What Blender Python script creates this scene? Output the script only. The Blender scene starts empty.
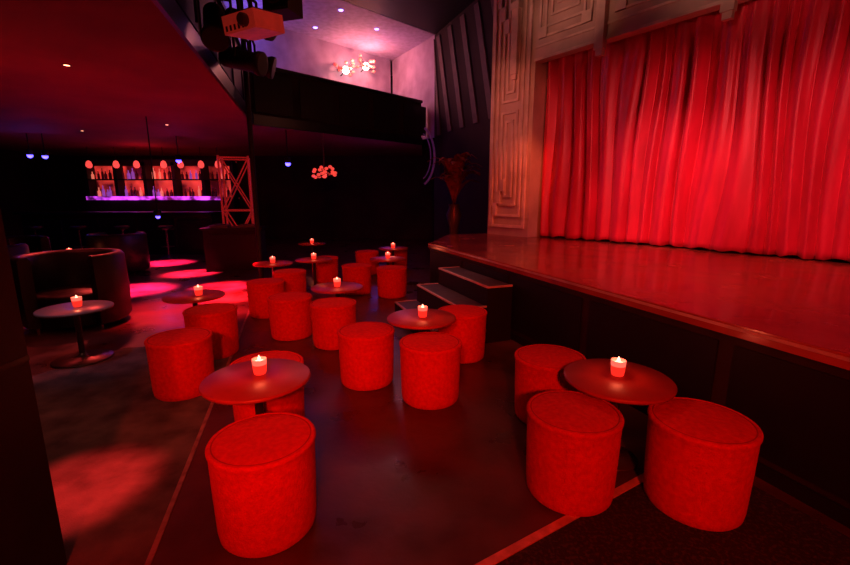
import bpy, math, random
from mathutils import Vector, Matrix
random.seed(4)
S=bpy.context.scene
# ------------------------------------------------------------------ materials
def mat(name, col, rough=0.6, col2=None, scale=8.0, bump=0.0, bscale=40.0, metal=0.0, emit=None, es=0.0,
        sheen=0.0, rough2=None, coords='Object', stretch=(1,1,1), contrast=(0.35,0.65), spec=0.5, emod=False, sheentint=(1,.1,.08,1)):
    m=bpy.data.materials.new(name); m.use_nodes=True
    nt=m.node_tree; N=nt.nodes; L=nt.links
    b=N['Principled BSDF']
    b.inputs['Roughness'].default_value=rough
    b.inputs['Metallic'].default_value=metal
    b.inputs['Specular IOR Level'].default_value=spec
    b.inputs['Base Color'].default_value=(*col,1)
    tc=N.new('ShaderNodeTexCoord'); mp=N.new('ShaderNodeMapping')
    mp.inputs['Scale'].default_value=stretch
    L.new(tc.outputs[coords],mp.inputs['Vector'])
    nz=N.new('ShaderNodeTexNoise'); nz.inputs['Scale'].default_value=scale; nz.inputs['Detail'].default_value=6
    L.new(mp.outputs[0],nz.inputs['Vector'])
    cr=N.new('ShaderNodeValToRGB')
    cr.color_ramp.elements[0].position=contrast[0]; cr.color_ramp.elements[1].position=contrast[1]
    c2=col2 if col2 else tuple(c*0.75 for c in col)
    cr.color_ramp.elements[0].color=(*c2,1); cr.color_ramp.elements[1].color=(*col,1)
    L.new(nz.outputs['Fac'],cr.inputs[0]); L.new(cr.outputs[0],b.inputs['Base Color'])
    if rough2 is not None:
        mr=N.new('ShaderNodeMapRange'); mr.inputs['From Min'].default_value=0.3; mr.inputs['From Max'].default_value=0.7
        mr.inputs['To Min'].default_value=rough; mr.inputs['To Max'].default_value=rough2
        L.new(nz.outputs['Fac'],mr.inputs['Value']); L.new(mr.outputs[0],b.inputs['Roughness'])
    if bump>0:
        n2=N.new('ShaderNodeTexNoise'); n2.inputs['Scale'].default_value=bscale; n2.inputs['Detail'].default_value=4
        L.new(mp.outputs[0],n2.inputs['Vector'])
        bp=N.new('ShaderNodeBump'); bp.inputs['Strength'].default_value=bump; bp.inputs['Distance'].default_value=0.02
        L.new(n2.outputs['Fac'],bp.inputs['Height']); L.new(bp.outputs[0],b.inputs['Normal'])
    if sheen: b.inputs['Sheen Weight'].default_value=sheen; b.inputs['Sheen Tint'].default_value=sheentint
    if emit:
        b.inputs['Emission Color'].default_value=(*emit,1); b.inputs['Emission Strength'].default_value=es
        if emod:
            mr=N.new('ShaderNodeMapRange'); mr.inputs['From Min'].default_value=0.42; mr.inputs['From Max'].default_value=0.68
            mr.inputs['To Min'].default_value=es*.05; mr.inputs['To Max'].default_value=es*2.2
            L.new(nz.outputs['Fac'],mr.inputs['Value']); L.new(mr.outputs[0],b.inputs['Emission Strength'])
    return m
M={}
M['floor']=mat('floor_lacquer',(.120,.042,.028),.24,(.042,.014,.010),2.6,.10,18,rough2=.48,contrast=(.3,.7))
M['carpet']=mat('carpet_worn',(.20,.13,.115),.95,(.05,.030,.026),4,.6,160,contrast=(.32,.72))
M['carpet2']=mat('carpet_speckled',(.055,.028,.024),.9,(.015,.009,.009),60,.6,160,contrast=(.5,.62))
M['brass']=mat('brass_strip',(.40,.20,.16),.45,(.22,.10,.08),14,metal=.2)
M['brass2']=mat('brass_strip_wide',(.80,.32,.26),.4,(.5,.20,.16),14,metal=.1)
M['velvet']=mat('red_velvet',(.76,.016,.007),.9,(.56,.010,.005),38,.40,120,sheen=.12,contrast=(.3,.7),spec=.2)
M['velvet_dk']=mat('red_piping',(.40,.009,.005),.9,spec=.2)
M['curtain']=mat('curtain_red_velvet',(.78,.018,.060),.42,(.58,.010,.038),5,.10,60,sheen=.25,stretch=(1,1,.25),sheentint=(1,.25,.33,1))
M['black']=mat('black_paint',(.008,.006,.006),.6,spec=.3)
M['blackgloss']=mat('black_gloss',(.008,.006,.006),.35,spec=.3)
M['tread']=mat('stair_tread',(.07,.045,.045),.5,(.035,.02,.02),12)
M['leather']=mat('black_leather',(.010,.006,.006),.42,bump=.15,bscale=60,spec=.4)
M['stage']=mat('stage_boards',(.42,.080,.055),.10,(.24,.040,.028),2.0,.03,22,rough2=.28,contrast=(.3,.7),spec=.6)
M['stageface']=mat('stage_front_wood',(.030,.012,.009),.6,(.014,.006,.005),3,.1,40,spec=.25)
M['nosing']=mat('stair_nosing',(.60,.40,.38),.5)
M['tabletop']=mat('table_top',(.42,.030,.020),.4,(.30,.020,.014),4,spec=.35)
M['tabletop2']=mat('table_top_grey',(.26,.20,.21),.3,(.18,.13,.14),4)
M['tabledge']=mat('table_edge',(.55,.07,.05),.45)
M['metal']=mat('dark_steel',(.18,.13,.13),.35,metal=.8)
M['plaster']=mat('cream_plaster',(.68,.49,.39),.8,(.40,.27,.21),1.4,.35,14,contrast=(.3,.7))
M['plaster2']=mat('cream_plaster_trim',(.76,.56,.45),.75,(.48,.34,.27),3,.3,20)
M['ceil']=mat('ceiling_dark_red',(.24,.030,.030),.85,(.19,.023,.023),1,spec=.2)
M['ceilw']=mat('ceiling_white',(.50,.43,.65),.7)
M['wallw']=mat('wall_white',(.48,.40,.54),.7,(.32,.25,.36),2)
M['walld']=mat('wall_dark',(.026,.011,.012),.8,(.012,.005,.006),1,spec=.2)
M['grey']=mat('wall_grey_board',(.09,.05,.055),.7)
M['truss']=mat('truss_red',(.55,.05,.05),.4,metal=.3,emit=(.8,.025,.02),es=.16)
M['candleglass']=mat('candle_glass_red',(.8,.05,.03),.2,emit=(1,.028,.016),es=1.0)
M['candlehot']=mat('candle_glass_glowing',(.9,.3,.2),.2,emit=(1,.11,.075),es=1.5)
M['flame']=mat('candle_glow',(1,.7,.6),.5,emit=(1,.42,.32),es=2.6)
M['proj_redlit']=mat('projector_shell_redlit',(.75,.16,.12),.5,emit=(.8,.05,.03),es=.12)  # red light on the casing put into its colour and a faint emission
M['lens']=mat('lamp_lens',(.1,.1,.12),.1)
M['blue']=mat('led_blue',(.2,.2,1),.4,emit=(.07,.05,1),es=7)
M['warm']=mat('downlight_warm',(1,.6,.3),.4,emit=(1,.42,.2),es=6)
M['white']=mat('lamp_white',(1,1,1),.4,emit=(1,.60,.48),es=12)
M['violet']=mat('lamp_violet',(1,1,1),.4,emit=(.22,.16,1),es=8)
M['magenta']=mat('led_magenta',(.8,.1,.8),.4,(.5,.05,.5),3,emit=(.60,.05,.85),es=1.5,emod=True)
M['pinkglow']=mat('pink_lamp',(1,.2,.3),.4,emit=(1,.08,.06),es=1.0)
M['pinkglow2']=mat('pink_backlight',(.8,.1,.15),.4,(.5,.05,.1),2.2,emit=(.95,.05,.035),es=.42,emod=True)
M['petal']=mat('petal_glow',(1,.4,.3),.5,emit=(1,.07,.05),es=.8)
M['bottle']=mat('bottle_glass',(.15,.03,.06),.1)
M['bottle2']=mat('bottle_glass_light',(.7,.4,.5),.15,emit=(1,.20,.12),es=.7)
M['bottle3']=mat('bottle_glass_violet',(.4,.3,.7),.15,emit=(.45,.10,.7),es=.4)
M['feather']=mat('feather_red',(.26,.035,.025),.8,(.13,.018,.014),10,spec=.2)
M['bronze']=mat('dark_bronze',(.09,.045,.035),.4,metal=.5)
M['lilac']=mat('lilac_paint',(.35,.2,.55),.5,emit=(.3,.15,.7),es=.02)

# ------------------------------------------------------------------ mesh builder
class MB:
    def __init__(s): s.v=[];s.f=[];s.mi=[];s.sm=[];s.mats=[]
    def m(s,n):
        if n not in s.mats: s.mats.append(n)
        return s.mats.index(n)
    def add(s,vs,fs,mt,smooth=False,mx=None):
        o=len(s.v); i=s.m(mt)
        for p in vs:
            p=Vector(p)
            if mx is not None: p=mx@p
            s.v.append(tuple(p))
        for f in fs: s.f.append([k+o for k in f]); s.mi.append(i); s.sm.append(smooth)
    def box(s,a,b,mt,mx=None):
        x0,y0,z0=a;x1,y1,z1=b
        vs=[(x0,y0,z0),(x1,y0,z0),(x1,y1,z0),(x0,y1,z0),(x0,y0,z1),(x1,y0,z1),(x1,y1,z1),(x0,y1,z1)]
        s.add(vs,[(3,2,1,0),(4,5,6,7),(0,1,5,4),(1,2,6,5),(2,3,7,6),(3,0,4,7)],mt,False,mx)
    def prism(s,poly,z0,z1,mt,mtop=None):
        n=len(poly)
        a=sum(poly[i][0]*poly[(i+1)%n][1]-poly[(i+1)%n][0]*poly[i][1] for i in range(n))
        if a<0: poly=poly[::-1]
        vs=[(x,y,z0) for x,y in poly]+[(x,y,z1) for x,y in poly]
        s.add(vs,[(i,(i+1)%n,(i+1)%n+n,i+n) for i in range(n)]+[tuple(range(n))[::-1]],mt)
        s.add([(x,y,z1) for x,y in poly],[tuple(range(n))],mtop or mt)
    def lathe(s,prof,mt,n=48,mx=None,smooth=True,caps=True,a0=0,a1=2*math.pi):
        vs=[];fs=[]
        full=abs(a1-a0-2*math.pi)<1e-6
        cols=n if full else n+1
        for r,z in prof:
            for k in range(cols):
                a=a0+(a1-a0)*k/n; vs.append((r*math.cos(a),r*math.sin(a),z))
        for j in range(len(prof)-1):
            for k in range(n):
                k2=(k+1)%cols; fs.append((j*cols+k,j*cols+k2,(j+1)*cols+k2,(j+1)*cols+k))
        s.add(vs,fs,mt,smooth,mx)
        if caps and full:
            if prof[0][0]>1e-3: s.add([vs[k] for k in range(n)],[tuple(range(n))[::-1]],mt,False,mx)
            if prof[-1][0]>1e-3: s.add([vs[(len(prof)-1)*n+k] for k in range(n)],[tuple(range(n))],mt,False,mx)
        if not full:
            s.add([vs[j*cols] for j in range(len(prof))],[tuple(range(len(prof)))],mt,False,mx)
            s.add([vs[j*cols+n] for j in range(len(prof))],[tuple(range(len(prof)))[::-1]],mt,False,mx)
    def tube(s,p,q,r,mt,n=10,r2=None):
        p=Vector(p);q=Vector(q);d=q-p;L=d.length
        mx=Matrix.Translation(p)@d.to_track_quat('Z','Y').to_matrix().to_4x4()
        s.lathe([(r,0),(r if r2 is None else r2,L)],mt,n,mx)
    def path(s,pts,r,mt,n=8):
        for a,b in zip(pts[:-1],pts[1:]): s.tube(a,b,r,mt,n)
    def sphere(s,c,r,mt,n=16,sz=1):
        prof=[(r*math.sin(math.pi*i/10),-r*sz*math.cos(math.pi*i/10)) for i in range(11)]
        prof[0]=(0.0001,-r*sz);prof[-1]=(0.0001,r*sz)
        s.lathe(prof,mt,n,Matrix.Translation(c),caps=False)
    def obj(s,name,loc=(0,0,0),rot=0,parent=None):
        me=bpy.data.meshes.new(name); me.from_pydata(s.v,[],s.f)
        for n in s.mats: me.materials.append(M[n])
        for p,i,sm in zip(me.polygons,s.mi,s.sm): p.material_index=i; p.use_smooth=sm
        me.update(); o=bpy.data.objects.new(name,me); S.collection.objects.link(o)
        o.location=loc; o.rotation_euler=(0,0,rot)
        if parent: o.parent=parent
        return o
def empty(name,loc,rot=0):
    o=bpy.data.objects.new(name,None); S.collection.objects.link(o); o.location=loc; o.rotation_euler=(0,0,rot)
    o.empty_display_size=.1
    return o
def inst(name,mesh,parent,loc=(0,0,0)):
    o=bpy.data.objects.new(name,mesh); S.collection.objects.link(o); o.parent=parent; o.location=loc; return o
def frame_mx(O,d,z=0):
    d=Vector((d[0],d[1],0)).normalized(); up=Vector((0,0,1)); n=up.cross(d)
    return Matrix(((d.x,n.x,0,O[0]),(d.y,n.y,0,O[1]),(0,0,1,z),(0,0,0,1)))

# ------------------------------------------------------------------ room shell
b=MB(); b.box((-13,-8,-.1),(9.5,16,0),'floor'); b.obj('floor')
s1a=(-.93,.78); s1d=(-.2850,.9585)
def s1(t,o=0): return (s1a[0]+s1d[0]*t - s1d[1]*o, s1a[1]+s1d[1]*t + s1d[0]*o)
b=MB(); b.prism([s1(0,.012),s1(3.75,.012),(-3.05,4.15),(-3.35,3.45),(-6.5,3.0),(-6.5,.5),s1(-.3,.012)],0,.003,'carpet'); b.obj('carpet_rug')
b=MB(); b.prism([s1(-1,-.012),s1(7,-.012),s1(7,.012),s1(-1,.012)],0,.006,'brass'); b.obj('trim_1')
d2=Vector((.856,.516)); n2=Vector((.516,-.856)); a2=Vector((.25,1.526))
def s2(t,o): p=a2+d2*t+n2*o; return (p.x,p.y)
b=MB(); b.prism([s2(-1.2,-.020),s2(1.62,-.020),s2(1.6,.020),s2(-1.2,.020)],0,.006,'brass2'); b.obj('trim_2')
b=MB(); b.prism([s2(-.6,.024),s2(1.57,.024),(2.1,1.25),(2.5,.2),(.4,.2)],0,.003,'carpet2'); b.obj('carpet_mat')

eA=(-.85,-.9); eB=(-3.4,8.9); eC=(-.1,12.3)
b=MB(); b.prism([eA,eB,eC,(-.1,16),(-13,16),(-13,-.9)],2.95,3.1,'ceil'); b.obj('ceiling')
b=MB(); b.prism([(-3.45,8.5),(.9,12.7),(.9,16),(-13,16),(-13,2)],5.6,5.75,'ceilw'); b.obj('ceiling.001')
b=MB(); b.box((-13,-8,5.78),(9.5,16,5.9),'black'); b.prism([(-1.4,-8),(-1.4,5),(-3.5,8.45),(.95,12.7),(3,12.7),(9.5,6),(9.5,-8)],5.6,5.77,'black'); b.obj('ceiling.002')
b=MB()
def par(p,q):
    p=Vector(p);q=Vector(q);L=(q-p).length; mx=frame_mx(p,q-p)
    b.box((0,.0,3.10),(L,.10,3.98),'walld',mx)
    b.box((0,-.05,3.98),(L,.14,4.05),'blackgloss',mx)
    b.box((0,-.04,2.9),(L,-.002,3.10),'blackgloss',mx)
    k=0
    while k<L-.5:
        b.box((k+.08,-.02,3.16),(k+.9,0,3.90),'black',mx); k+=1.0
par(eA,eB); par(eB,eC)
b.obj('wall_balcony_front')
b=MB(); b.box((-13,15.9,0),(9.5,16,5.8),'walld'); b.obj('wall_back')
b=MB(); b.box((-13.1,-8,0),(-13,16,5.8),'walld'); b.obj('wall_left')
b=MB(); b.box((-13,-8.1,0),(9.5,-8,5.8),'walld'); b.obj('wall_front')
b=MB(); mx=frame_mx((-6.5,8.6),(3.8,3.9)); b.box((0,0,3.1),(7.8,.1,5.6),'wallw',mx)
b.obj('wall_balcony')
b=MB(); mx=frame_mx((-1.0,14.2),(1.25,-2.1)); b.box((0,0,3.1),(2.45,.1,5.6),'wallw',mx)
b.obj('wall_balcony_side')
b=MB(); p=Vector((.25,12.1)); q=Vector((1.62,8.75)); L=(q-p).length; mx=frame_mx(p,q-p)
b.box((0,0,0),(L,.1,5.6),'walld',mx)
for k in range(6):
    x=0.25+k*.66; ww=.20
    vs=[(x,-.03,3.1),(x+ww,-.03,3.1),(x-.75+ww,-.03,5.5),(x-.75,-.03,5.5),(x,-.002,3.1),(x+ww,-.002,3.1),(x-.75+ww,-.002,5.5),(x-.75,-.002,5.5)]
    vs=[(max(0,min(L,v[0])),v[1],v[2]) for v in vs]
    b.add(vs,[(0,1,2,3),(0,4,5,1),(1,5,6,2),(2,6,7,3),(3,7,4,0)],'grey',False,mx)
b.obj('wall_side')
b=MB(); pts=[]
for i in range(15):
    a=math.radians(-70+i*10); pts.append((.42*math.cos(a),0,.75*math.sin(a)))
b.path(pts,.03,'lilac')
b.path([(p[0]*.75,0,p[2]*.8) for p in pts],.015,'lilac')
b.obj('arch_ornament',(-.15,11.6,2.55),.3)

# ------------------------------------------------------------------ proscenium wall (right)
O=(2.0,7.8); d=(.6,-.8); WM=frame_mx(O,d)
b=MB()
b.box((-1.02,-.20,0),(-.02,.25,5.6),'plaster',WM)
b.box((-.02,-.20,3.7),(10,-.05,5.6),'plaster',WM)
b.box((-.02,.35,0),(10,.45,5.6),'walld',WM)
b.obj('wall_right')
b=MB()
def ring(x0,x1,z0,z1,w,y,t=.03):
    b.box((x0,y-t,z0),(x0+w,y,z1),'plaster2',WM); b.box((x1-w,y-t,z0),(x1,y,z1),'plaster2',WM)
    b.box((x0+w,y-t,z0),(x1-w,y,z0+w),'plaster2',WM); b.box((x0+w,y-t,z1-w),(x1-w,y,z1),'plaster2',WM)
Y0=-.20
ring(-.95,-.10,.95,5.4,.05,Y0,.04)
for (x0,x1,z0,z1) in [(-.83,-.22,1.15,5.2),(-.72,-.33,1.35,3.0),(-.72,-.33,3.15,5.0),(-.62,-.43,1.5,2.85),(-.62,-.43,3.3,4.85)]:
    ring(x0,x1,z0,z1,.04,Y0,.03)
for i in range(4):
    b.box((-.95+.09*i,Y0-.05,.95+.22*i),(-.95+.09*(i+1),Y0-.0,1.17+.22*i),'plaster2',WM)
    b.box((-.95+.09*i,Y0-.05,4.95-.22*i),(-.95+.09*(i+1),Y0-.0,5.17-.22*i),'plaster2',WM)
b.box((-.02,Y0-.03,3.7),(10,Y0,3.74),'plaster2',WM)
b.box((-.02,Y0-.02,3.90),(10,Y0,3.93),'plaster2',WM)
x=-.42
for i in range(7):
    c=x+1.6*i
    b.box((c-.07,Y0-.10,3.58),(c+.07,Y0,4.6),'plaster2',WM)
    b.box((c-.09,Y0-.12,4.6),(c+.09,Y0,4.7),'plaster2',WM)
    b.box((c-.05,Y0-.08,3.50),(c+.05,Y0,3.58),'plaster2',WM)
    if i<6:
        a0=c+.18; a1=c+1.42
        if a0<0: a0=.05
        for k in range(4):
            o=.11*k
            if a1-a0-2*o<.15: break
            ring(a0+o,a1-o,4.02+o*1.3,5.35-o,.035,Y0,.03)
        b.box((a0,Y0-.045,4.02),(a0+.16,Y0-.0,4.18),'plaster2',WM)
        b.box((a1-.16,Y0-.045,4.02),(a1,Y0-.0,4.18),'plaster2',WM)
b.obj('trim_3')

# ------------------------------------------------------------------ curtain
def build_curtain():
    rnd=random.Random(11)
    s0,s1_,z0,z1=0.0,9.0,.815,3.95
    nc,nr=1500,36
    cuts=[s0]; 
    while cuts[-1]<s1_+.9: cuts.append(cuts[-1]+rnd.choice([.12,.15,.18,.24,.30,.36]))
    amp=[rnd.uniform(.55,1.0) for _ in cuts]
    skew=[rnd.uniform(.8,1.35) for _ in cuts]
    tp=[rnd.uniform(0,6.28) for _ in cuts]
    def h(s,zf):
        ss=s+.09*math.sin(s*1.9+.6)*(zf-.4)+.04*math.sin(s*5.3+zf*2.4)*(1-.5*zf)+.025*math.sin(zf*6+s*3.1)
        ss=max(s0,ss)
        lo=0
        for i in range(len(cuts)-1):
            if cuts[i]<=ss<cuts[i+1]: lo=i;break
        w=cuts[lo+1]-cuts[lo]
        u=((ss-cuts[lo])/w)**skew[lo]
        fold=(math.sin(math.pi*u)**.9)*amp[lo]*(.45+.55*min(1,w/.26))*(1+.25*math.sin(tp[lo]+zf*3.2))
        fine=.012*math.sin(ss*47+2*math.sin(ss*7))*(.4+.6*zf)
        big=.05*math.sin(s*1.9+.7)+.03*math.sin(s*4.7+zf)
        return -(fold*.165+fine+big*(.6+.4*(1-zf)))
    vs=[]
    for j in range(nr+1):
        zf=j/nr
        for i in range(nc+1):
            s=s0+(s1_-s0)*i/nc
            hem=.018*math.sin(s*9)+.012*math.sin(s*23)
            z=z0+(z1-z0)*zf+(abs(hem) if j==0 else 0)
            p=WM@Vector((s,.17+h(s,zf),z)); vs.append(tuple(p))
    fs=[]
    for j in range(nr):
        for i in range(nc):
            a=j*(nc+1)+i; fs.append((a,a+1,a+nc+2,a+nc+1))
    m=MB(); m.add(vs,fs,'curtain',True)
    o=m.obj('stage_curtain')
    md=o.modifiers.new('thick','SOLIDIFY'); md.thickness=.008
    return o
build_curtain()

# ------------------------------------------------------------------ stage
A=(.08,6.7); e=Vector((.357,-.934)).normalized()
nrm=Vector((-.934,-.357)).normalized()
def sp(t,o=0): p=Vector(A)+e*t+nrm*o; return (p.x,p.y)
W0=WM@Vector((-1.05,-.22,0)); W1=WM@Vector((9.0,-.22,0))
b=MB()
Wb0=WM@Vector((-.02,.34,0)); Wb1=WM@Vector((9.0,.34,0))
poly=[sp(0),(.45,8.3),(W0.x,W0.y),(WM@Vector((-.01,-.22,0)))[:2],(Wb0.x,Wb0.y),(Wb1.x,Wb1.y),sp(9.5)]
b.prism(poly,0.0,.76,'stageface')
b.prism(poly,.761,.80,'stage')
mxs=frame_mx(A,e)
b.box((0,-.03,.735),(9.5,0,.805),'stage',mxs)
b.box((0,-.036,.775),(9.5,-.03,.792),'nosing',mxs)
for k in range(8):
    b.box((.1+k*1.15,-.012,.12),(1.15+k*1.15,0,.68),'black',mxs)
b.box((0,-.02,0),(9.5,0,.08),'black',mxs)
b.obj('stage')
b=MB()
def stepbox(i,z):
    b.prism([sp(1.15,.045+.30*i),sp(2.45,.045+.30*i),sp(2.45,.045+.30*(i+1)-.01),sp(1.15,.045+.30*(i+1)-.01)],0,z,'black','tread')
    b.prism([sp(1.15,.045+.30*(i+1)-.030),sp(2.45,.045+.30*(i+1)-.030),sp(2.45,.045+.30*(i+1)-.006),sp(1.15,.045+.30*(i+1)-.006)],z-.012,z+.006,'nosing')
    b.prism([sp(2.435,.045+.30*i),sp(2.455,.045+.30*i),sp(2.455,.045+.30*(i+1)-.01),sp(2.435,.045+.30*(i+1)-.01)],z-.012,z+.006,'nosing')
    b.prism([sp(1.145,.045+.30*i),sp(1.165,.045+.30*i),sp(1.165,.045+.30*(i+1)-.01),sp(1.145,.045+.30*(i+1)-.01)],z-.012,z+.006,'nosing')
stepbox(0,.6);stepbox(1,.4);stepbox(2,.2)
b.obj('stage_stairs')

# ------------------------------------------------------------------ stools (pouffes)
mb=MB()
prof=[(.205,0),(.214,.012),(.219,.05),(.222,.15),(.225,.25),(.227,.35),(.228,.405),(.231,.418),(.234,.426),(.234,.436),(.229,.444),(.222,.447),(.216,.444),(.211,.441),(.204,.444),(.17,.450),(.10,.455),(.0001,.457)]
mb.lathe(prof,'velvet',64,caps=True)
ringp=[]
for i in range(9):
    a=2*math.pi*i/8; ringp.append((.212+.004*math.cos(a),.441+.003*math.sin(a)))
mb.lathe(ringp,'velvet_dk',64,caps=False)
pm=mb.obj('tmp_seat'); pme=pm.data; bpy.data.objects.remove(pm)
pme.name='pouffe_mesh'
stools=[(-.73,1.76),(-1.03,2.64),(-1.9,3.18),(-2.06,4.0),(-1.47,4.56),(-.94,4.28),(-.48,3.36),(.04,3.05),(.35,3.93),
 (.85,2.77),(.75,2.0),(1.34,1.91),(-.51,6.52),(-1.08,6.72),(-2.05,5.42),(-1.98,6.2),(-1.15,8.5),(-.6,9.15),(-1.79,7.62)]
for i,(x,y) in enumerate(stools):
    o=bpy.data.objects.new('pouffe_stool',pme); S.collection.objects.link(o)
    o.location=(x,y,.0035); o.rotation_euler=(0,0,math.radians(60+37*i))
    sc=1+random.uniform(-.015,.015); o.scale=(sc,sc,1+random.uniform(-.01,.01))

# ------------------------------------------------------------------ tables + candles
def table_mesh(top,edge,br):
    m=MB()
    m.lathe([(.0001,.472),(.27,.472),(.288,.476),(.293,.486)],edge,56,caps=False)
    m.lathe([(.293,.486),(.292,.495),(.286,.5),(.0001,.5)],top,56,caps=False)
    m.lathe([(.024,.02),(.024,.455),(.05,.462),(.09,.472)],'metal',24)
    m.lathe([(br-.005,0),(br,.006),(br-.005,.012),(.08,.022),(.04,.035),(.026,.06)],'metal',40)
    o=m.obj('t'); me=o.data; bpy.data.objects.remove(o); return me
tm=table_mesh('tabletop','tabledge',.145); tm2=table_mesh('tabletop2','metal',.24)
m=MB()
m.lathe([(.0001,0),(.030,0),(.034,.004),(.038,.03),(.039,.058)],'candleglass',24,caps=False)
m.lathe([(.039,.058),(.040,.075),(.041,.088),(.039,.090),(.037,.086),(.036,.070)],'candlehot',24,caps=False)
m.lathe([(.036,.070),(.0001,.070)],'flame',24,caps=False)
m.lathe([(.007,.070),(.011,.082),(.009,.096),(.0005,.112)],'flame',12,caps=False)
o=m.obj('t'); cm=o.data; bpy.data.objects.remove(o)
tables=[(-.95,2.28,0,(0.0,.05)),(1.09,2.28,0,(.01,.03)),(-.03,3.53,0,(.01,0)),(-2.40,4.36,0,(.05,.0)),(-3.23,3.85,1,(0,.03)),
 (-6.4,7.7,1,(0,0)),(-1.0,4.80,0,(0,0)),(-1.83,7.02,0,(0,0)),(-.62,7.12,0,(0,0)),(-.64,8.6,0,(0,0)),(-2.36,6.6,0,(0,0)),(-2.5,9.5,0,(0,0))]
def plight(name,loc,col,e,r=.03,parent=None):
    l=bpy.data.lights.new(name,'POINT'); l.color=col; l.energy=e; l.shadow_soft_size=r
    o=bpy.data.objects.new(name,l); S.collection.objects.link(o); o.location=loc
    if parent: o.parent=parent
    return o
for i,(x,y,k,(cx,cy)) in enumerate(tables):
    z=.0035
    o=bpy.data.objects.new('round_table',tm2 if k else tm); S.collection.objects.link(o); o.location=(x,y,z)
    c=empty('votive_candle',(x+cx,y+cy,z+.501)); inst('candle_holder',cm,c)
    plight('flame_light',(0,0,.15),(1,.16,.07),1.2,.02,c)

# ------------------------------------------------------------------ foreground column, armchairs
b=MB(); b.box((-1.95,1.24,0),(-1.49,1.53,2.94),'black'); b.box((-1.96,1.23,2.80),(-1.48,1.54,2.94),'blackgloss')
for z in (.9,1.8): b.box((-1.952,1.238,z),(-1.488,1.532,z+.02),'blackgloss')
b.obj('pillar')
def tubchair(loc,rot,R=.46,H=.80):
    m=MB()
    a0=math.radians(-50); a1=math.radians(230)
    m.lathe([(R-.03,.06),(R,.10),(R+.01,.45),(R,H-.04),(R-.03,H),(R-.09,H),(R-.12,H-.04),(R-.12,.30),(R-.12,.06)],'leather',40,a0=a0,a1=a1,caps=False)
    m.lathe([(R-.13,.06),(R-.125,.28),(R-.13,.30)],'leather',40)
    m.lathe([(R-.14,.301),(R-.125,.33),(R-.125,.39),(R-.15,.42),(.0001,.44)],'leather',40)
    for a in(45,135,225,315):
        x=(R-.1)*math.cos(math.radians(a)); y=(R-.1)*math.sin(math.radians(a)); m.tube((x,y,0),(x,y,.07),.022,'metal')
    return m.obj('tub_armchair',loc,rot)
tubchair((-4.15,5.0,.001),math.radians(20),.52,.86)
tubchair((-5.35,4.7,.001),math.radians(80),.52,.86)
tubchair((-6.15,8.6,.001),math.radians(200),.5)
tubchair((-7.3,7.6,.001),math.radians(80),.5)
tubchair((-6.6,6.4,.001),math.radians(170),.5)
tubchair((-4.3,3.3,.0035),math.radians(80),.48)

# ------------------------------------------------------------------ bar
b=MB()
b.box((-10.6,11.4,0),(-5.6,12.0,1.06),'walld'); b.box((-10.7,11.3,1.06),(-5.5,12.05,1.12),'blackgloss')
for k in range(5): b.box((-10.5+k*1.0,11.37,.15),(-9.6+k*1.0,11.4,.95),'blackgloss')
b.obj('bar_counter')
b=MB()
b.box((-10.4,13.5,0),(-5.9,13.9,1.45),'walld'); b.box((-10.4,13.85,1.45),(-5.9,13.95,2.6),'pinkglow2')
b.box((-10.4,13.45,1.42),(-6.3,13.5,1.53),'magenta')
b.box((-10.4,13.5,1.45),(-5.9,13.86,1.5),'black')
b.box((-10.4,13.5,2.02),(-5.9,13.84,2.05),'black'); b.box((-10.4,13.5,2.45),(-5.9,13.84,2.62),'black')
for k in range(6): b.box((-10.4+k*.89,13.5,1.5),(-10.30+k*.89,13.84,2.55),'black')
rr=random.Random(3)
for zz in(1.501,2.051):
    x=-10.25
    while x<-6.0:
        ph=(x+10.4)%.89
        if .14<ph<.84:
            hh=rr.uniform(.22,.36); rad=rr.uniform(.032,.05)
            b.lathe([(rad,zz),(rad,zz+hh*.6),(rad*.35,zz+hh*.75),(rad*.35,zz+hh)],rr.choice(['bottle','bottle','bottle','bottle2','bottle3']),8,Matrix.Translation((x,13.62+rr.uniform(0,.1),0)))
        x+=rr.uniform(.10,.17)
b.obj('back_bar_shelf')
for i,x in enumerate([-9.9,-9.1,-8.5,-7.7,-7.2,-6.6,-6.1]):
    m=MB(); m.tube((0,0,-.0),(0,0,-.40),.008,'black',6)
    m.lathe([(.02,-.39),(.06,-.42),(.085,-.50),(.08,-.56),(.04,-.60)],'pinkglow',16,caps=False)
    m.obj('pendant_lamp',(x,13.1,2.95))
def barstool(x,y):
    m=MB(); m.lathe([(.19,0),(.19,.015),(.03,.03),(.025,.06)],'metal',24); m.tube((0,0,.05),(0,0,.70),.022,'metal')
    m.lathe([(.15,.70),(.18,.72),(.18,.78),(.15,.80),(.0001,.805)],'leather',28)
    ps=[(.14*math.cos(a*math.pi/8),.14*math.sin(a*math.pi/8),.28) for a in range(17)]; m.path(ps,.008,'metal',6)
    m.tube((-.14,0,.28),(.14,0,.28),.007,'metal',6)
    m.obj('bar_stool',(x,y,0))
for x in(-9.8,-8.7,-7.6,-6.5): barstool(x,10.85)

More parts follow.
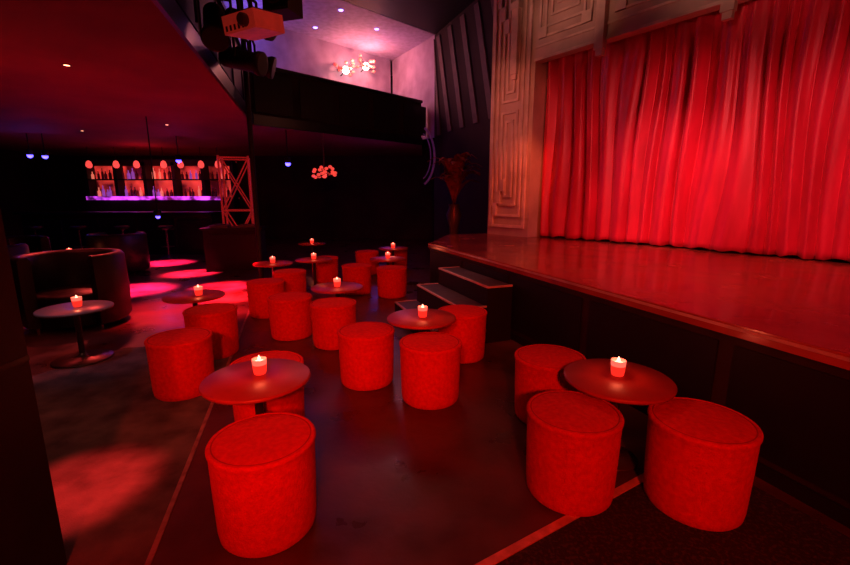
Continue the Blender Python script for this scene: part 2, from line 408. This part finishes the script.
# ------------------------------------------------------------------ truss + booth
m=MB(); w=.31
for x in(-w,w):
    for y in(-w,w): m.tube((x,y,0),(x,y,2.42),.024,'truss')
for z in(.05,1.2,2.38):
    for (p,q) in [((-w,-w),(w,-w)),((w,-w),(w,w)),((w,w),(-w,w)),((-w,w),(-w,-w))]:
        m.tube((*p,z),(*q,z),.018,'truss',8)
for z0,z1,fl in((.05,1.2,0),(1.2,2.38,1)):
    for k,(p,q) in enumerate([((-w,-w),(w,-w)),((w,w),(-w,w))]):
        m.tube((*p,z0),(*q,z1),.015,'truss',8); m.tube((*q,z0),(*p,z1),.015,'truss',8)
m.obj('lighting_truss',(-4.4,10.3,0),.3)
m=MB(); m.box((-.55,-.3,0),(.55,.3,.84),'walld'); m.box((-.6,-.34,.84),(.6,.34,.89),'blackgloss')
m.box((-.45,-.32,.1),(.45,-.3,.75),'blackgloss')
m.box((-.45,-.2,.891),(-.1,.15,.94),'metal'); m.box((.1,-.2,.891),(.45,.15,.94),'metal'); m.lathe([(.12,.941),(.12,.955)],'blackgloss',24,Matrix.Translation((-.28,0,0)))
m.obj('dj_booth',(-4.0,9.1,0),.2)

# ------------------------------------------------------------------ stage light fixtures
def fixture(name,loc,tgt,shell,s=1.0,glow='lens'):
    e0=empty(name,loc)
    dirv=(Vector(tgt)-Vector(loc)).normalized()
    mx=dirv.to_track_quat('Z','Y').to_matrix().to_4x4()
    m=MB()
    m.lathe([(.06*s,-.20*s),(.085*s,-.17*s),(.085*s,.12*s),(.105*s,.16*s),(.105*s,.20*s),(.09*s,.20*s)],shell,28,mx)
    m.lathe([(.0001,.195*s),(.088*s,.196*s)],glow,28,mx,caps=False)
    m.obj('lamp_body',parent=e0)
    m=MB()
    q=.13*s
    a_=mx@Vector((-q,0,0)); b_=mx@Vector((q,0,0))
    m.path([a_,Vector((a_.x,a_.y,.2*s)),Vector((b_.x,b_.y,.2*s)),b_],.012*s,'black',6)
    m.tube((0,0,.2*s),(0,0,5.6-loc[2]),.015*s,'black')
    m.obj('yoke',parent=e0)
    return e0
fixture('stage_spotlight',(-2.20,5.6,3.12),(3,5,2),'black',1.3)
fixture('stage_spotlight',(-2.25,6.1,3.25),(2,7,2),'black',1.3)
fixture('stage_spotlight',(-1.9,5.1,3.35),(4,4,2),'black',1.3)
fixture('stage_spotlight',(-1.75,4.5,3.62),(4,2,1),'black',1.2)
fixture('stage_spotlight',(-2.05,4.6,3.15),(-1,2,0),'black',1.2)
e0=empty('projector',(-1.47,4.05,2.95)); e0.rotation_euler=(.15,0,-.5)
m=MB(); m.box((-.19,-.16,-.07),(.19,.16,.07),'proj_redlit'); m.box((-.17,-.14,.07),(.17,.14,.085),'black')
mx=Matrix.Translation((.08,-.16,0))@Matrix.Rotation(math.radians(90),4,'X'); m.lathe([(.05,0),(.05,.04),(.04,.05),(.0001,.045)],'lens',20,mx)
m.tube((0,0,.08),(0,0,2.5),.02,'black')
for k in range(5): m.box((-.16+.05*k,-.165,-.05),(-.14+.05*k,-.16,-.01),'black')
m.obj('projector_body',parent=e0)
m=MB(); m.box((-.13,-.12,-.19),(.13,.12,.19),'black'); m.box((-.115,-.13,-.175),(.115,-.12,.175),'blackgloss')
mx=Matrix.Translation((0,-.13,-.05))@Matrix.Rotation(math.radians(90),4,'X'); m.lathe([(.09,0),(.09,.012),(.07,.012),(.02,-.0)],'leather',24,mx)
mx=Matrix.Translation((0,-.13,.11))@Matrix.Rotation(math.radians(90),4,'X'); m.lathe([(.035,0),(.035,.01),(.01,.0)],'leather',20,mx)
m.tube((0,0,.19),(0,0,2.2),.015,'black')
m.obj('loudspeaker',(-1.30,4.35,3.33),-.3)
m=MB(); m.tube((0,0,0),(0,0,5.58),.04,'black'); m.lathe([(.13,0),(.13,.02),(.04,.04)],'black',24); m.lathe([(.1,5.5),(.1,5.59)],'black',24); m.obj('support_pole',(-2.75,7.1,0))

for i,(x,y) in enumerate([(-4.0,5.18),(-5.25,9.2),(-7.6,10.0),(-8.5,6.9),(-7,4)]):
    m=MB(); m.lathe([(.03,-.006),(.045,-.006),(.045,0)],'black',20,caps=False); m.lathe([(.0001,-.004),(.032,-.004)],'warm',20,caps=False)
    m.obj('recessed_downlight',(x,y,2.95))
for x,y,z in[(-9.2,10.4,2.52),(-8.85,10.4,2.50),(-6.0,10.85,2.44),(-3.05,9.9,2.30),(-5.1,8.3,1.2)]:
    m=MB()
    m.lathe([(.06,-.05),(.07,.06),(.03,.08)],'black',16); m.sphere((0,0,-.06),.06 if z>2 else .04,'blue',12)
    m.tube((0,0,.07),(0,0,2.95-z),.012,'black',6); m.obj('blue_led_spotlight',(x,y,z))
    plight('led_glow',(x,y-.1,z-.2),(.15,.10,1),5 if z>2 else 1,.05)
for x,y in[(-1.88,10.6),(-1.2,11.7),(-2.6,9.9),(-2.7,11.6),(-3.6,10.6)]:
    m=MB(); m.lathe([(.0001,-.012),(.045,-.01),(.055,0)],'violet',16,caps=False); m.obj('recessed_downlight',(x,y,5.6))
def flower(loc,s,glow='petal',n=9):
    m=MB()
    rr=random.Random(int(abs(loc[0])*100))
    for k in range(n):
        a=2*math.pi*k/n; el=rr.uniform(-.5,.9); q=rr.uniform(.55,.9)
        dv=Vector((math.cos(a)*math.cos(el),math.sin(a)*math.cos(el),math.sin(el)))
        m.tube((0,0,0),dv*s*q*.9,.008,'bronze',6)
        m.sphere(dv*s*q,s*.14,glow,10,.8)
    return m
WMB=frame_mx((-6.5,8.6),(3.8,3.9)); R3=WMB.to_3x3()
for ss,zz in((5.95,4.92),(6.65,5.15)):
    p=WMB@Vector((ss,-.25,zz)); m=flower(tuple(p),.36,n=14)
    m.sphere((0,0,0),.10,'white',12)
    m.tube((0,0,0),R3@Vector((0,.24,-.1)),.015,'bronze'); m.obj('flower_wall_lamp',p)
    plight('wall_lamp_glow',p+R3@Vector((0,-.35,0)),(1,.24,.20),42,.1)
m=flower((-2.3,1,1),.30,'petal',20); m.sphere((0,0,0),.06,'pinkglow',12); m.tube((0,0,0),(0,0,.9),.012,'bronze'); m.obj('flower_chandelier',(-2.25,9.9,1.98))

m=MB()
m.lathe([(.20,0),(.22,.03),(.12,.08),(.07,.5),(.10,.9),(.16,1.15),(.10,1.3),(.12,1.36)],'bronze',28)
rr=random.Random(5)
for k in range(60):
    a=rr.uniform(0,6.28); sp_=rr.uniform(.12,.58); hh=rr.uniform(.5,1.05)
    pts=[Vector((sp_*(t/6)**1.5*math.cos(a),sp_*(t/6)**1.5*math.sin(a),1.33+hh*math.sin(t/6*2.0))) for t in range(7)]
    perp=Vector((-math.sin(a),math.cos(a),0)); vs=[];fs=[]
    for t,p in enumerate(pts):
        wd=.085*math.sin(math.pi*min(.97,(t+.3)/6.6)); vs+= [tuple(p-perp*wd),tuple(p+Vector((0,0,.012))),tuple(p+perp*wd)]
    for t in range(6): fs+=[(t*3,t*3+1,t*3+4,t*3+3),(t*3+1,t*3+2,t*3+5,t*3+4)]
    m.add(vs,fs,'feather',True)
m.obj('feather_plume_stand',(.6,9.0,0))

# ------------------------------------------------------------------ lights
def spot(name,loc,tgt,col,e,ang,blend=.6,r=.15):
    l=bpy.data.lights.new(name,'SPOT'); l.color=col; l.energy=e; l.spot_size=math.radians(ang); l.spot_blend=blend; l.shadow_soft_size=r
    o=bpy.data.objects.new(name,l); S.collection.objects.link(o); o.location=loc
    o.rotation_euler=(Vector(tgt)-Vector(loc)).to_track_quat('-Z','Y').to_euler(); return o
spot('curtain_wash',(2.6,1.6,3.4),(2.9,6.4,1.9),(1,.15,.16),360,44,.9,.06)
spot('curtain_wash',(3.4,.2,3.5),(4.3,4.7,1.8),(1,.15,.16),290,50,.9,.06)
spot('curtain_wash',(-.6,3.9,4.6),(3.2,6.1,1.7),(1,.30,.32),680,26,.95,.06)
spot('curtain_wash',(-.6,1.9,4.6),(4.6,4.6,1.8),(1,.28,.30),560,26,.95,.06)
spot('header_wash',(-.2,1.0,3.0),(3.9,5.2,5.3),(1,.42,.30),460,40,.8)
spot('header_wash',(-.8,4.6,3.4),(2.3,7.2,4.9),(1,.40,.28),170,38,.8)
spot('pier_wash',(-.6,5.0,3.6),(1.6,8.2,3.0),(1,.27,.18),160,34,.9)
spot('pier_wash',(1.6,6.2,3.2),(1.75,8.0,1.7),(1,.14,.05),120,40,.9)
spot('stage_wash',(1.2,3.0,5.2),(2.9,4.6,.8),(1,.13,.08),400,60,.9,.2)
spot('audience_red',(.2,-1.9,2.35),(-.1,3.0,.1),(1,.035,.012),520,75,.7,.12)
spot('audience_red',(-.5,-2.4,2.9),(-.8,5.2,.2),(1,.04,.016),700,34,.9,.12)
spot('audience_top',(-.6,4.5,5.3),(-.6,5.0,0),(1,.13,.06),110,95,.9,.3)
spot('stair_light',(-.5,4.6,3.6),(.3,5.1,.4),(1,.50,.45),80,24,.8,.1)
# floor pools
spot('floor_spot',(-1.75,2.3,2.8),(-1.80,2.02,0),(1,.03,.03),1000,18,1,.03)
spot('floor_spot',(-4.8,7.3,2.8),(-4.8,6.95,0),(1,.02,.22),13000,28,.9,.06)
spot('floor_spot',(-3.4,7.2,2.8),(-3.45,7.2,0),(1,.015,.08),13000,24,.9,.06)
spot('floor_spot',(-3.0,6.6,2.8),(-3.0,6.45,0),(1,.015,.04),11000,22,.9,.06)
spot('floor_spot',(-4.6,8.6,2.8),(-4.7,8.5,0),(1,.02,.12),12000,24,.9,.06)
spot('floor_spot',(-5.6,9.5,2.8),(-6.0,9.9,0),(1,.02,.22),12000,26,.9,.06)
spot('floor_spot',(-3.2,5.6,2.8),(-3.2,5.7,0),(1,.02,.04),2600,46,1,.06)
spot('carpet_light',(-2.6,1.4,2.85),(-2.4,3.0,0),(1,.36,.24),34,85,.9,.2)
spot('table_light',(-3.2,3.4,2.85),(-3.25,3.85,.5),(.7,.45,.9),26,40,.9,.1)
spot('chair_rim',(-5.0,7.2,2.8),(-4.3,5.0,.6),(1,.06,.05),260,40,.8,.1)
plight('ceiling_glow',(-4.5,4.8,1.9),(1,.06,.06),15,.4)
plight('bar_glow',(-8,12.6,2.3),(1,.05,.10),18,.4)
plight('balcony_purple',(-3.8,10.3,4.9),(.32,.18,1),24,.3)
plight('balcony_purple',(-1.2,12.4,4.9),(.45,.30,1),6,.3)
plight('rear_purple',(-1.2,11.8,1.8),(.35,.1,1),10,.3)
plight('side_glow',(-.1,8.2,3.6),(1,.28,.18),14,.3)

w=bpy.data.worlds.new('w'); S.world=w; w.use_nodes=True
w.node_tree.nodes['Background'].inputs[0].default_value=(.02,.006,.006,1); w.node_tree.nodes['Background'].inputs[1].default_value=.3
S.view_settings.view_transform='Standard'; S.view_settings.look='None'; S.view_settings.exposure=0
# ------------------------------------------------------------------ camera
cd=bpy.data.cameras.new('camera'); cd.sensor_width=36; cd.lens=430/850*36; cd.clip_start=.05
c=bpy.data.objects.new('camera',cd); S.collection.objects.link(c); c.location=(0,0,1.5); c.rotation_euler=(math.radians(90-11.2),0,0)
S.camera=c
